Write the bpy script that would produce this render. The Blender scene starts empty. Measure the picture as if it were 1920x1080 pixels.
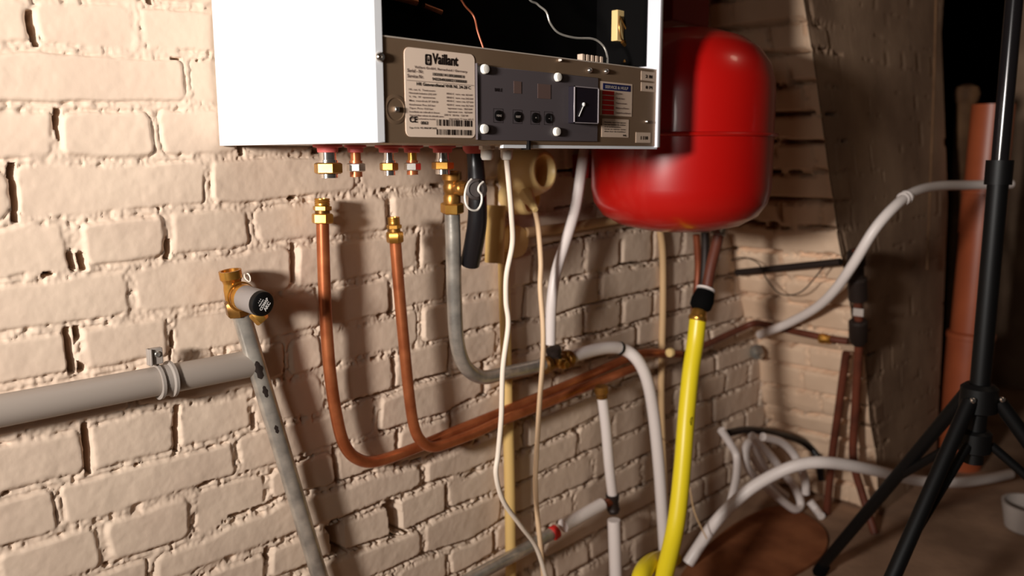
import bpy, math, random
import numpy as np
from mathutils import Vector, Matrix
C = bpy.context.scene.collection
S = bpy.context.scene
PI = math.pi

# ------------------------------------------------------------------ camera, light, exposure
# room axes: X along the painted brick wall, Y into that wall (its face is y = 0), Z up from the floor
FPX, YAW, PITCH, ROLL = 1551.92, 0.773689, 0.158100, -0.002354
CAM = Vector((-0.4734, -0.9387, 0.8375))
_fw = Vector((math.cos(YAW)*math.cos(PITCH), math.sin(YAW)*math.cos(PITCH), -math.sin(PITCH)))
_r0 = Vector((math.sin(YAW), -math.cos(YAW), 0)); _u0 = _r0.cross(_fw)
_rt = _r0*math.cos(ROLL) + _u0*math.sin(ROLL); _up = _u0*math.cos(ROLL) - _r0*math.sin(ROLL)
cam = bpy.data.objects.new('camera', bpy.data.cameras.new('camera')); C.objects.link(cam)
mw = Matrix((_rt, _up, -_fw)).transposed().to_4x4(); mw.translation = CAM
cam.matrix_world = mw
cam.data.sensor_width = 36; cam.data.lens = FPX/1920*36; cam.data.clip_start = 0.01
cam.data.dof.use_dof = True; cam.data.dof.focus_distance = 0.92; cam.data.dof.aperture_fstop = 4.0
S.camera = cam
S.view_settings.view_transform = 'Standard'; S.view_settings.look = 'None'
S.view_settings.exposure = 0.0; S.view_settings.gamma = 1.0; S.view_settings.use_curve_mapping = False
w = bpy.data.worlds.new('world'); S.world = w; w.use_nodes = True
w.node_tree.nodes['Background'].inputs[0].default_value = (1.0, 0.8, 0.65, 1)
w.node_tree.nodes['Background'].inputs[1].default_value = 0.02
def area(name, loc, target, size, power, col, spread=PI):
    l = bpy.data.lights.new(name, 'AREA'); l.shape = 'DISK'; l.size = size; l.energy = power; l.color = col; l.spread = spread
    o = bpy.data.objects.new(name, l); C.objects.link(o); o.location = loc
    o.rotation_euler = (Vector(target)-Vector(loc)).to_track_quat('-Z', 'Y').to_euler()
area('work_light', (-1.20, -0.605, 0.955), (1.5, -0.15, 1.02), 0.16, 16.0, (1.0, 0.95, 0.895), 2.0)
area('side_light', (-1.05, -0.95, 1.02), (1.3, -0.15, 0.86), 0.22, 1.3, (1.0, 0.92, 0.84), 2.6)
area('ceiling_lamp', (1.15, -1.35, 2.08), (0.8, -0.3, 0.6), 0.22, 1.2, (1.0, 0.78, 0.58))

# ------------------------------------------------------------------ pixel of the 1920x1080 photo -> point on a plane of the room
def ray(px, py): return _rt*((px-960)/FPX) - _up*((py-540)/FPX) + _fw
def at(px, py, y=0.0):
    d = ray(px, py); return CAM + d*((y-CAM.y)/d.y)
def atx(px, py, x):
    d = ray(px, py); return CAM + d*((x-CAM.x)/d.x)
def atz(px, py, z):
    d = ray(px, py); return CAM + d*((z-CAM.z)/d.z)

# ------------------------------------------------------------------ materials
def s2l(c): return tuple((v/255/12.92 if v/255 <= .04045 else ((v/255+.055)/1.055)**2.4) for v in c)
def mat(name, rgb, rough=.5, metal=0.0, spec=.5, var=0.0, vscale=40, bump=0.0, bscale=200, rgb2=None, coat=0.0):
    m = bpy.data.materials.new(name); m.use_nodes = True; nt = m.node_tree; b = nt.nodes['Principled BSDF']
    col = s2l(rgb)+(1,)
    b.inputs['Base Color'].default_value = col; b.inputs['Roughness'].default_value = rough
    b.inputs['Metallic'].default_value = metal; b.inputs['Specular IOR Level'].default_value = spec
    b.inputs['Coat Weight'].default_value = coat; b.inputs['Coat Roughness'].default_value = .08
    tc = nt.nodes.new('ShaderNodeTexCoord')
    if var or rgb2:
        n = nt.nodes.new('ShaderNodeTexNoise'); n.inputs['Scale'].default_value = vscale; n.inputs['Detail'].default_value = 5
        r = nt.nodes.new('ShaderNodeValToRGB'); r.color_ramp.elements[0].position = .38; r.color_ramp.elements[1].position = .66
        r.color_ramp.elements[0].color = (s2l(rgb2)+(1,)) if rgb2 else tuple(v*(1-var) for v in col[:3])+(1,)
        r.color_ramp.elements[1].color = col
        nt.links.new(tc.outputs['Object'], n.inputs['Vector']); nt.links.new(n.outputs['Fac'], r.inputs['Fac'])
        nt.links.new(r.outputs['Color'], b.inputs['Base Color'])
    if bump:
        n = nt.nodes.new('ShaderNodeTexNoise'); n.inputs['Scale'].default_value = bscale; n.inputs['Detail'].default_value = 6
        k = nt.nodes.new('ShaderNodeBump'); k.inputs['Strength'].default_value = bump; k.inputs['Distance'].default_value = .002
        nt.links.new(tc.outputs['Object'], n.inputs['Vector']); nt.links.new(n.outputs['Fac'], k.inputs['Height'])
        nt.links.new(k.outputs['Normal'], b.inputs['Normal'])
    return m
M = dict(
 paint=mat('limewash', (219,196,174), .75, spec=.25, rgb2=(211,187,166), vscale=9, bump=.14, bscale=120),
 paint2=mat('old_limewash', (222,192,164), .8, spec=.2, rgb2=(206,174,146), vscale=7, bump=.2, bscale=120),
 paint3=mat('brown_limewash', (168,140,116), .85, spec=.15, rgb2=(138,112,92), vscale=6, bump=.2, bscale=100),  # darker, browner limewash for the return face and far side wall
 floor=mat('dusty_concrete', (158,126,102), .9, spec=.2, rgb2=(128,100,80), vscale=6, bump=.5, bscale=60),
 dark=mat('dark_plaster', (60,46,36), .9, spec=.1, rgb2=(48,36,28), vscale=4),
 black=mat('black_lacquer', (12,10,10), .45, spec=.2),
 black_and_shade=mat('matt_black', (5,4,4), .9, spec=.1),  # black parts, plus the shade painted into boiler chamber and passage
 white=mat('white_enamel', (224,225,228), .38, spec=.4),
 lip=mat('pale_enamel_edge', (214,212,218), .4, spec=.4),
 steel=mat('dull_panel_steel', (150,124,100), .42, metal=.55, rgb2=(140,114,90), vscale=6),
 edge=mat('bare_steel_edge', (220,205,190), .35, metal=.4),
 board=mat('slate_blue_plastic', (84,76,78), .4, spec=.3),
 label=mat('cream_label', (228,204,184), .55, spec=.3),
 label2=mat('aged_sticker', (196,172,152), .6, spec=.3),
 ink=mat('label_ink', (26,18,16), .7, spec=.1),
 ink2=mat('faded_ink', (96,76,70), .7, spec=.1),
 navy=mat('navy_print', (22,28,72), .5, spec=.3),
 redink=mat('red_print', (190,30,24), .5, spec=.3),
 gauge=mat('gauge_face', (28,23,31), .25, spec=.5),
 gaugerim=mat('gauge_rim', (148,138,140), .3, spec=.5),
 peg=mat('white_plastic', (232,226,216), .4, spec=.4),
 brass=mat('brass', (214,166,84), .28, metal=.85, rgb2=(186,132,58), vscale=30),
 brass2=mat('tarnished_brass', (168,120,58), .36, metal=.8, rgb2=(120,82,40), vscale=40),
 chrome=mat('chrome', (224,216,208), .15, metal=.95),
 copper=mat('copper', (196,116,72), .34, metal=.6, rgb2=(160,86,50), vscale=26),
 copper2=mat('dull_copper', (150,78,46), .45, metal=.4, rgb2=(118,58,34), vscale=20),
 rust=mat('brown_painted_pipe', (108,54,36), .55, spec=.4, rgb2=(84,42,28), vscale=18),
 iron=mat('dark_iron', (46,36,32), .5, metal=.4),
 galv=mat('galvanised_steel', (202,194,182), .3, metal=.65, rgb2=(158,152,144), vscale=38, bump=.15, bscale=90),
 pvc=mat('grey_pvc', (150,138,128), .42, spec=.45),
 pvcclip=mat('grey_clip', (148,138,130), .5, spec=.4),
 rubber=mat('pink_red_rubber', (222,104,100), .5, spec=.4),
 hose=mat('black_hose', (22,20,22), .32, spec=.5),
 cream=mat('cream_bakelite', (222,190,130), .4, spec=.45),
 creampipe=mat('cream_conduit', (214,178,112), .5, spec=.4),
 buff=mat('buff_pipe', (204,168,124), .55, spec=.35),
 cable=mat('white_cable', (236,220,202), .45, spec=.4),
 cable2=mat('cream_cable', (228,194,156), .45, spec=.4),
 wpipe=mat('white_plastic_pipe', (226,214,208), .4, spec=.45),
 yellow=mat('yellow_gas_hose', (236,212,36), .35, spec=.5),
 red=mat('red_enamel', (164,14,10), .3, spec=.5, coat=.25),
 darkred=mat('dark_red_enamel', (128,16,14), .5, spec=.4),
 orange=mat('terracotta_pvc', (166,84,50), .4, spec=.45, rgb2=(150,74,44), vscale=8),
 wood=mat('brown_wood', (110,80,54), .7, spec=.2, rgb2=(84,58,38), vscale=12),
 card=mat('rusty_cardboard', (144,90,58), .85, spec=.15, rgb2=(112,64,38), vscale=10),
 tub=mat('grey_plastic', (170,158,150), .5, spec=.4),
 polish=mat('polished_black_tube', (30,27,28), .18, metal=.3),
 tripod=mat('black_tripod', (10,9,9), .5, spec=.25),
 head=mat('grey_thermostat', (128,120,116), .45, spec=.4),
 white_ink=mat('white_ink', (228,224,220), .6, spec=.2),
 ring=mat('red_tape', (190,36,30), .5, spec=.4),
)

# ------------------------------------------------------------------ mesh building
class MB:
    def __init__(s): s.v = []; s.f = []
    def add(s, v, f):
        n = len(s.v); s.v += [Vector(p) for p in v]; s.f += [tuple(i+n for i in q) for q in f]; return s
    def box(s, lo, hi, rot=None, piv=None):
        x0, y0, z0 = lo; x1, y1, z1 = hi
        v = [Vector(p) for p in ((x0,y0,z0),(x1,y0,z0),(x1,y1,z0),(x0,y1,z0),(x0,y0,z1),(x1,y0,z1),(x1,y1,z1),(x0,y1,z1))]
        if rot is not None: v = [piv + rot @ (p-piv) for p in v]
        return s.add(v, [(0,3,2,1),(4,5,6,7),(0,1,5,4),(1,2,6,5),(2,3,7,6),(3,0,4,7)])
    def lathe(s, base, axis, prof, n=28, ph=0.0):
        a = Vector(axis).normalized(); t = Vector((0,0,1)) if abs(a.z) < .9 else Vector((1,0,0))
        e1 = a.cross(t).normalized(); e2 = a.cross(e1); base = Vector(base); v = []; f = []
        for (r, h) in prof:
            for k in range(n):
                q = 2*PI*k/n + ph; v.append(base + a*h + (e1*math.cos(q)+e2*math.sin(q))*max(r, 1e-5))
        for i in range(len(prof)-1):
            for k in range(n): f.append((i*n+k, i*n+(k+1) % n, (i+1)*n+(k+1) % n, (i+1)*n+k))
        f.append(tuple(range(n-1, -1, -1))); f.append(tuple((len(prof)-1)*n+k for k in range(n)))
        return s.add(v, f)
    def cyl(s, a, b, r, n=20, r2=None):
        a = Vector(a); b = Vector(b); L = (b-a).length
        return s.lathe(a, b-a, [(r, 0), (r if r2 is None else r2, L)], n)
    def hexnut(s, a, b, r):
        a = Vector(a); b = Vector(b); L = (b-a).length
        return s.lathe(a, b-a, [(r*.86, 0), (r, L*.12), (r, L*.88), (r*.86, L)], 6, .3)
    def tube(s, pts, r, n=14, sub=8, smooth=True):
        P = [Vector(p) for p in pts]
        R = list(r) if isinstance(r, (list, tuple)) else [r]*len(P)
        if smooth and len(P) > 2:
            Q = []; RR = []
            for i in range(len(P)-1):
                p0 = P[i-1] if i else P[0]*2-P[1]; p1, p2 = P[i], P[i+1]; p3 = P[i+2] if i+2 < len(P) else P[-1]*2-P[-2]
                for k in range(sub):
                    t = k/sub
                    Q.append(.5*((2*p1)+(p2-p0)*t+(2*p0-5*p1+4*p2-p3)*t*t+(3*p1-p0-3*p2+p3)*t**3)); RR.append(R[i]*(1-t)+R[i+1]*t)
            Q.append(P[-1]); RR.append(R[-1]); P, R = Q, RR
        v = []; f = []; T = []
        for i in range(len(P)):
            T.append((P[min(i+1, len(P)-1)]-P[max(i-1, 0)]).normalized())
        u = T[0].orthogonal().normalized()
        for i in range(len(P)):
            u = (u - T[i]*u.dot(T[i])).normalized(); w_ = T[i].cross(u)
            for k in range(n):
                q = 2*PI*k/n; v.append(P[i]+(u*math.cos(q)+w_*math.sin(q))*R[i])
        for i in range(len(P)-1):
            for k in range(n): f.append((i*n+k, i*n+(k+1) % n, (i+1)*n+(k+1) % n, (i+1)*n+k))
        f.append(tuple(range(n-1, -1, -1))); f.append(tuple((len(P)-1)*n+k for k in range(n)))
        return s.add(v, f)
    def prism(s, poly, y0, y1):                # polygon in X,Z pushed from y0 to y1
        n = len(poly); v = [(x, y0, z) for x, z in poly]+[(x, y1, z) for x, z in poly]
        f = [tuple(range(n)), tuple(range(2*n-1, n-1, -1))]+[(i, n+i, n+(i+1) % n, (i+1) % n) for i in range(n)]
        return s.add(v, f)
    def plan(s, poly, z0, z1):                 # polygon in X,Y raised from z0 to z1
        n = len(poly); v = [(x, y, z0) for x, y in poly]+[(x, y, z1) for x, y in poly]
        f = [tuple(range(n-1, -1, -1)), tuple(range(n, 2*n))]+[(i, (i+1) % n, n+(i+1) % n, n+i) for i in range(n)]
        return s.add(v, f)
ORG = {}
def put(o, name, parent, loc):
    C.objects.link(o); o.location = Vector(loc) - (ORG[parent.name] if parent else Vector())
    if parent: o.parent = parent
    ORG[o.name] = Vector(loc)
def part(name, mb, m, parent=None, loc=None, bevel=0, label=None, angle=38):
    if loc is None: loc = ORG[parent.name] if parent else Vector((0,0,0))
    loc = Vector(loc)
    me = bpy.data.meshes.new(name); me.from_pydata([p-loc for p in mb.v], [], mb.f); me.update()
    bm_fix(me); me.shade_smooth(); me.set_sharp_from_angle(angle=math.radians(angle))
    me.materials.append(M[m] if isinstance(m, str) else m)
    o = bpy.data.objects.new(name, me); put(o, name, parent, loc)
    if bevel:
        b = o.modifiers.new('Bevel', 'BEVEL'); b.width = bevel; b.segments = 2; b.limit_method = 'ANGLE'; b.harden_normals = False
    if label: o['label'] = label
    return o
def bm_fix(me):
    import bmesh
    b = bmesh.new(); b.from_mesh(me); bmesh.ops.recalc_face_normals(b, faces=b.faces); b.to_mesh(me); b.free()
def thing(name, label, cat, loc, group=None):
    o = bpy.data.objects.new(name, None); o.empty_display_size = .02; put(o, name, None, loc)
    o['label'] = label; o['category'] = cat
    if group: o['group'] = group
    return o
def solo(name, mb, m, label, cat, group=None, bevel=0):
    xs = [p for p in mb.v]; zl = min(p.z for p in xs)
    c = Vector((sum(p.x for p in xs)/len(xs), sum(p.y for p in xs)/len(xs), zl))
    o = part(name, mb, m, None, c, bevel); o['label'] = label; o['category'] = cat
    if group: o['group'] = group
    return o
def struct(name, mb, m):
    o = part(name, mb, m, None, (0,0,0)); o['kind'] = 'structure'; return o

def text(s_, height, xs=1.0, bold=0.0):        # text laid flat: (2D vertices, faces)
    cu = bpy.data.curves.new('lettering', 'FONT'); cu.body = s_; cu.size = 1.0; cu.offset = bold; cu.resolution_u = 3
    o = bpy.data.objects.new('lettering', cu); C.objects.link(o)
    me = o.to_mesh(); v = [(p.co.x*height*xs, p.co.y*height) for p in me.vertices]; f = [tuple(p.vertices) for p in me.polygons]
    o.to_mesh_clear(); bpy.data.objects.remove(o); bpy.data.curves.remove(cu)
    return v, f
def letter(mb, s_, x, z, y, h, width=None, bold=.01):     # on the boiler front; width fixes the line's length
    v, f = text(s_, h, 1.0, bold)
    if width: k = width/max(max(p[0] for p in v), 1e-6); v = [(p[0]*k, p[1]) for p in v]
    mb.add([(x+p[0], y, z+p[1]) for p in v], f)

# ------------------------------------------------------------------ noise for the brickwork
_rng = np.random.RandomState(5); _lat = _rng.rand(256, 256)
def vnoise(x, y, off=0):
    x = x + off*17.3; y = y + off*9.7
    xi = np.floor(x).astype(int); yi = np.floor(y).astype(int); fx = x-xi; fy = y-yi
    fx = fx*fx*(3-2*fx); fy = fy*fy*(3-2*fy)
    g = lambda a, b: _lat[a % 256, b % 256]
    return (g(xi,yi)*(1-fx)+g(xi+1,yi)*fx)*(1-fy)+(g(xi,yi+1)*(1-fx)+g(xi+1,yi+1)*fx)*fy*1.0
def fbm(x, y, s, off=0, oc=3):
    t = 0; a = .5
    for k in range(oc): t = t + a*(vnoise(x*s*2**k, y*s*2**k, off+k*3)-.5); a *= .55
    return t
def sstep(a, b, x): t = np.clip((x-a)/(b-a), 0, 1); return t*t*(3-2*t)
COURSES = [
    [(-0.221, 0.994), (-0.127, 0.9999), (0.0, 1.0071)],
    [(-0.225, 0.9431), (-0.197, 0.9482), (-0.147, 0.9479), (-0.092, 0.9482), (-0.001, 0.9533)],
    [(-0.23, 0.886), (-0.173, 0.8882), (-0.109, 0.8913), (-0.042, 0.8945), (-0.001, 0.8956)],
    [(-0.235, 0.8312), (-0.18, 0.8351), (-0.131, 0.8303), (-0.079, 0.8346), (0.012, 0.8386), (0.035, 0.8399), (0.121, 0.8412), (0.17, 0.844), (0.222, 0.8485), (0.345, 0.853), (0.676, 0.872)],
    [(-0.241, 0.7693), (-0.222, 0.7747), (-0.167, 0.7732), (-0.118, 0.7764), (-0.037, 0.7798), (0.008, 0.7784), (0.029, 0.7774), (0.086, 0.781), (0.148, 0.7855), (0.193, 0.789), (0.275, 0.7878), (0.344, 0.7911), (0.539, 0.8049), (0.677, 0.8135)],
    [(-0.246, 0.7141), (-0.194, 0.7147), (-0.174, 0.7183), (-0.122, 0.7166), (-0.069, 0.7225), (0.005, 0.7224), (0.031, 0.7268), (0.121, 0.7288), (0.153, 0.7292), (0.234, 0.7301), (0.327, 0.7286), (0.539, 0.7415), (0.679, 0.7504)],
    [(-0.25, 0.6592), (-0.195, 0.659), (-0.147, 0.6589), (-0.121, 0.6606), (-0.073, 0.6588), (-0.009, 0.6591), (0.062, 0.6643), (0.118, 0.6654), (0.158, 0.6666), (0.227, 0.6703), (0.287, 0.6734), (0.345, 0.6742), (0.451, 0.6777), (0.552, 0.6842), (0.68, 0.6912), (0.877, 0.7001)],
    [(-0.255, 0.6059), (-0.216, 0.6064), (-0.183, 0.607), (-0.144, 0.6049), (-0.107, 0.6073), (-0.071, 0.6026), (-0.002, 0.6037), (0.028, 0.604), (0.074, 0.6054), (0.124, 0.6091), (0.168, 0.6084), (0.247, 0.6115), (0.285, 0.6189), (0.346, 0.6184), (0.383, 0.6178), (0.455, 0.6166), (0.546, 0.6221), (0.667, 0.6229), (0.779, 0.6294), (0.868, 0.6272)],
    [(-0.26, 0.5518), (-0.245, 0.5516), (-0.18, 0.5495), (-0.152, 0.5502), (-0.117, 0.5533), (-0.08, 0.5491), (-0.006, 0.5461), (0.02, 0.5482), (0.053, 0.5513), (0.091, 0.5525), (0.124, 0.5548), (0.163, 0.5566), (0.248, 0.5578), (0.286, 0.5585), (0.346, 0.5602), (0.382, 0.5628), (0.455, 0.5647), (0.595, 0.558), (0.664, 0.5659), (0.71, 0.5657), (0.786, 0.5671), (0.881, 0.5681)],
    [(-0.265, 0.4909), (-0.233, 0.4929), (-0.191, 0.4907), (-0.164, 0.4907), (-0.123, 0.4919), (-0.08, 0.4913), (-0.029, 0.4907), (-0.0, 0.4952), (0.062, 0.4958), (0.097, 0.4903), (0.132, 0.4935), (0.155, 0.4973), (0.229, 0.4978), (0.281, 0.5031), (0.345, 0.5031), (0.411, 0.5068), (0.455, 0.5122), (0.554, 0.5134), (0.596, 0.5111), (0.688, 0.5089), (0.763, 0.5073), (0.861, 0.5137)],
    [(-0.27, 0.436), (-0.231, 0.4353), (-0.202, 0.4374), (-0.162, 0.4359), (-0.068, 0.4392), (-0.039, 0.4399), (0.003, 0.4382), (0.052, 0.438), (0.078, 0.4381), (0.124, 0.4407), (0.172, 0.4384), (0.241, 0.4401), (0.286, 0.4409), (0.337, 0.4391), (0.36, 0.4449), (0.405, 0.4508), (0.462, 0.4594)],
    [(-0.181, 0.378), (-0.148, 0.3795), (-0.117, 0.3776), (-0.078, 0.3785), (-0.042, 0.3792), (-0.021, 0.3867), (0.029, 0.387), (0.057, 0.3939), (0.098, 0.3881), (0.138, 0.3853), (0.197, 0.3871), (0.294, 0.379), (0.354, 0.3791), (0.443, 0.3861), (0.563, 0.3922), (0.699, 0.3992)],
    [(-0.003, 0.3316), (0.073, 0.3329), (0.103, 0.3319), (0.149, 0.3306), (0.218, 0.3318), (0.283, 0.3342), (0.318, 0.3367), (0.375, 0.3307), (0.439, 0.3337), (0.563, 0.3356), (0.7, 0.3451), (0.742, 0.3511)],
    [(0.136, 0.283), (0.196, 0.2783), (0.236, 0.2761), (0.281, 0.2761), (0.34, 0.2805), (0.446, 0.2794), (0.508, 0.2779), (0.736, 0.2868), (0.892, 0.2928)],
    [(0.291, 0.2238), (0.391, 0.214), (0.46, 0.2243), (0.54, 0.2217), (0.737, 0.2239), (0.895, 0.2303)],
    [(0.366, 0.1657), (0.445, 0.173), (0.54, 0.1736), (0.897, 0.1658)],
]
JOINTS = {
0:[(-0.196,'c'),(-0.091,'p')],
1:[(-0.039,'p')],
2:[(-0.181,'c'),(-0.079,'p')],
3:[(-0.225,'c'),(-0.022,'p'),(0.188,'p')],
4:[(-0.173,'w'),(-0.074,'c'),(0.031,'p'),(0.241,'c')],
5:[(-0.118,'p'),(0.086,'c'),(0.294,'c')],
6:[(-0.182,'w'),(-0.078,'c'),(0.125,'p'),(0.242,'c'),(0.346,'c'),(0.539,'p'),(0.674,'c'),(0.782,'c')],
7:[(-0.125,'p'),(0.071,'p'),(0.126,'p'),(0.292,'p'),(0.518,'c'),(0.719,'p')],
8:[(-0.178,'c'),(-0.078,'c'),(0.02,'c'),(0.126,'p'),(0.244,'c'),(0.351,'c'),(0.455,'p'),(0.679,'c'),(0.79,'c')],
9:[(-0.211,'p'),(-0.006,'p'),(0.21,'p'),(0.422,'c'),(0.624,'p')],
10:[(-0.17,'c'),(-0.066,'p'),(0.034,'p'),(0.139,'c'),(0.245,'c'),(0.353,'c'),(0.487,'p')],
11:[(-0.262,'c'),(-0.12,'p'),(0.293,'p'),(0.518,'c')],
12:[(0.027,'c'),(0.135,'o'),(0.237,'o'),(0.341,'c'),(0.662,'c'),(0.768,'c')],
13:[(0.29,'c'),(0.464,'p'),(0.707,'p')],
14:[(0.342,'p'),(0.445,'c')],
}
def brickwork(us, zs, courses, joints, seed, gape=lambda u, z: .5, depth=.055, slot=.0019):
    """Height of painted brickwork (0 = brick face, negative = recess) on the grid us x zs."""
    rs = np.random.RandomState(seed)
    U, Z = np.meshgrid(us, zs)
    Uw = U + .0035*fbm(U, Z, 40, seed); Zw = Z + .0030*fbm(U, Z, 34, seed+1) + .0016*fbm(U, Z, 130, seed+2)
    bl = [np.interp(us, [p[0] for p in c], [p[1] for p in c]) for c in courses]      # each course line along u
    lump0 = -.0020+.0046*fbm(U, Z, 75, seed+7)+.0052*np.abs(fbm(U, Z, 150, seed+9, 2))
    up0 = gape(U, Z); face0 = .0022*fbm(U, Z, 26, seed+3)+.0008*fbm(U, Z, 110, seed+4)
    pit0 = vnoise(U*170, Z*170, seed+40)*.7+vnoise(U*60, Z*60, seed+41)*.3
    nb = vnoise(U*22, Z*22, seed+20)*.65+vnoise(U*90, Z*90, seed+21)*.35; nv = vnoise(U*30, Z*30, seed+30)
    H = lump0.copy()
    for i in range(len(bl)-1):
        js = list(joints.get(i, [])); step = .105 if i % 2 == 0 else .21
        if not js: js = [(us[0]+rs.uniform(.02, step), 'p')]
        js.sort()
        while js[-1][0] < us[-1]+.3: js.append((js[-1][0]+step*rs.uniform(.96, 1.04), 'c' if rs.rand() < .55 else 'p'))
        while js[0][0] > us[0]-.3: js.insert(0, (js[0][0]-step*rs.uniform(.96, 1.04), 'c' if rs.rand() < .3 else 'p'))
        slant = [rs.uniform(-.12, .12) for _ in js]
        for k in range(len(js)-1):
            (xl, tl), (xr, tr) = js[k], js[k+1]
            hh = rs.uniform(.0032, .0052); rad = rs.uniform(.005, .013); f0 = rs.uniform(-.0012, .0024); f1 = rs.uniform(-.02, .02); f2 = rs.uniform(-.04, .04); tw = rs.uniform(.003, .0065)
            a = max(np.searchsorted(us, xl-.015), 0); b = min(np.searchsorted(us, xr+.015), len(us))
            if b-a < 2: continue
            z1 = bl[i][a:b].max()+.006; z0 = bl[i+1][a:b].min()-.006
            c = np.searchsorted(zs, z0); d_ = np.searchsorted(zs, z1)
            if d_-c < 2: continue
            w = (slice(c, d_), slice(a, b)); u, z, uw, zw = U[w], Z[w], Uw[w], Zw[w]
            top = np.broadcast_to(bl[i][a:b], u.shape); bot = np.broadcast_to(bl[i+1][a:b], u.shape); zm = (top+bot)/2
            L = xl+slant[k]*(z-zm); R_ = xr+slant[k+1]*(z-zm)
            sel = (zw <= top) & (zw > bot) & (uw > L) & (uw <= R_)
            if not sel.any(): continue
            dl = uw-L-(.0042 if tl in 'cp' else .008); dr = R_-uw-(.0042 if tr in 'cp' else .008)
            dt = top-zw-hh; db = zw-bot-hh
            qx = rad-np.minimum(dl, dr); qz = rad-np.minimum(dt, db)
            d = rad-(np.hypot(np.maximum(qx, 0), np.maximum(qz, 0))+np.minimum(np.maximum(qx, qz), 0))
            face = f0+f1*(u-(xl+xr)/2)+f2*(z-zm)+face0[w]
            t = sstep(-.0010, tw, d); up = up0[w]
            h = lump0[w]*(1-t)+face*t
            h = h-.0022*np.exp(-((d+.0003)/.0013)**2)*sstep(.35, .6, nv[w])       # fine crease round the brick
            nz = nb[w]
            cr = np.maximum(np.exp(-((db+.0008)/slot)**2)*(nz > .80-.44*up), np.exp(-((dt+.0008)/.0014)**2)*(nz < .14+.18*up))
            for dd, ty in ((dl, tl), (dr, tr)):
                if ty == 'p': continue
                cr = np.maximum(cr, np.exp(-((dd+.0030)/{'c': .0017, 'w': .0055, 'o': .0065}[ty])**2)*sstep(.36, .46, nv[w]+.3*(ty == 'o'))*{'c': 1, 'w': .35, 'o': 1}[ty])
            cr = cr*(d < .004)
            pit = (1-t)*sstep(.70-.10*up, .76-.10*up, pit0[w])*(.2+.5*np.minimum(up, 1))
            h = h-depth*np.clip(cr*2.4-.45, 0, 1)-.010*pit
            H[w] = np.where(sel, h, H[w])
    return H
def sheet(P, name, m):
    nz, nu = P.shape[:2]
    me = bpy.data.meshes.new(name); me.vertices.add(nu*nz); me.vertices.foreach_set('co', P.reshape(-1).astype(np.float32))
    i = np.arange((nz-1)*nu).reshape(nz-1, nu)[:, :-1].reshape(-1)
    q = np.stack([i, i+1, i+1+nu, i+nu], 1).astype(np.int32); nq = len(q)
    me.loops.add(nq*4); me.loops.foreach_set('vertex_index', q.reshape(-1))
    me.polygons.add(nq); me.polygons.foreach_set('loop_start', np.arange(0, nq*4, 4, dtype=np.int32)); me.polygons.foreach_set('loop_total', np.full(nq, 4, dtype=np.int32))
    me.update(calc_edges=True); me.validate(); me.shade_smooth(); me.materials.append(M[m])
    o = bpy.data.objects.new(name, me); C.objects.link(o); ORG[o.name] = Vector((0,0,0)); o['kind'] = 'structure'
    return o
def course_set(x0, x1):
    cs = [list(c) for c in COURSES]
    n0 = [sum(p[1] for p in c)/len(c) for c in cs]
    top = []; z = n0[0]; k = 0
    while z < 1.5: z += .056; k += 1; top.insert(0, [(x0, z+.0), (x1, z+.02)])
    if k % 2: z += .056; k += 1; top.insert(0, [(x0, z), (x1, z+.02)])
    bot = []; z = n0[-1]
    while z > -.05: z -= .056; bot.append([(x0, z-.01), (x1, z)])
    return top+cs+bot, k

# ------------------------------------------------------------------ the setting
cs, koff = course_set(-.3, 1.0)
us = np.concatenate([np.arange(-1.0, -.32, .012), np.arange(-.32, .36, .0016), np.arange(.36, .78, .0026), np.arange(.78, 1.52, .0042)])
zs = np.concatenate([np.arange(-.01, .16, .005), np.arange(.16, 1.02, .0019), np.arange(1.02, 1.5, .004)])
H = brickwork(us, zs, cs, {k+koff: v for k, v in JOINTS.items()}, 3, lambda u, z: np.clip(.12+.95*(u-.02)+1.1*(.62-z), .03, 1.25)+.5*np.exp(-((u-.25)/.13)**2-((z-.28)/.03)**2))
U, Z = np.meshgrid(us, zs)
sheet(np.stack([U, -H, Z], -1), 'wall_left', 'paint')
# the chimney breast in the corner: a leaning brick face and the face turned from it
LEAN = [(-.05,1.47),(0,1.45),(.15,1.42),(.25,1.37),(.40,1.33),(.46,1.27),(.57,1.225),(.68,1.17),(.8,1.14),(1.0,1.10),(1.15,1.06),(2.2,1.0)]
EDGE = [(0,-.27),(.35,-.26),(.72,-.247),(1.14,-.20),(2.2,-.19)]
leanx = lambda z: np.interp(z, [p[0] for p in LEAN], [p[1] for p in LEAN])
edgey = lambda z: np.interp(z, [p[0] for p in EDGE], [p[1] for p in EDGE])
pc = [[(0, 1.55-.0575*k+(.004 if k % 3 == 0 else -.003)), (.3, 1.55-.0575*k)] for k in range(29)]
def open_joint(u, z): return np.full(u.shape, 1.0)
us1 = np.arange(-.03, .3001, .004); zs1 = np.concatenate([np.arange(-.01, 1.2, .004), np.arange(1.2, 1.5, .005)])
H1 = brickwork(us1, zs1, pc, {}, 11, open_joint, slot=.0040); U1, Z1 = np.meshgrid(us1, zs1)
tt = np.clip(U1/.3, -.1, 1)
sheet(np.stack([leanx(Z1)-H1*np.clip((1-tt)*8, 0, 1), edgey(Z1)*tt, Z1], -1), 'wall_back', 'paint2')
us2 = np.concatenate([np.arange(0, .35, .004), np.arange(.35, .82, .012)]); H2 = brickwork(us2, zs1, pc, {}, 23, lambda u, z: np.full(u.shape, .3)); U2, Z2 = np.meshgrid(us2, zs1)
sheet(np.stack([leanx(Z2)+U2*(1.84-leanx(Z2))/.816, edgey(Z2)-H2*np.clip(U2/.02, 0, 1)*(1-.95*sstep(.04, .17, U2)), Z2], -1), 'wall_back_return', 'paint3')
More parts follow.
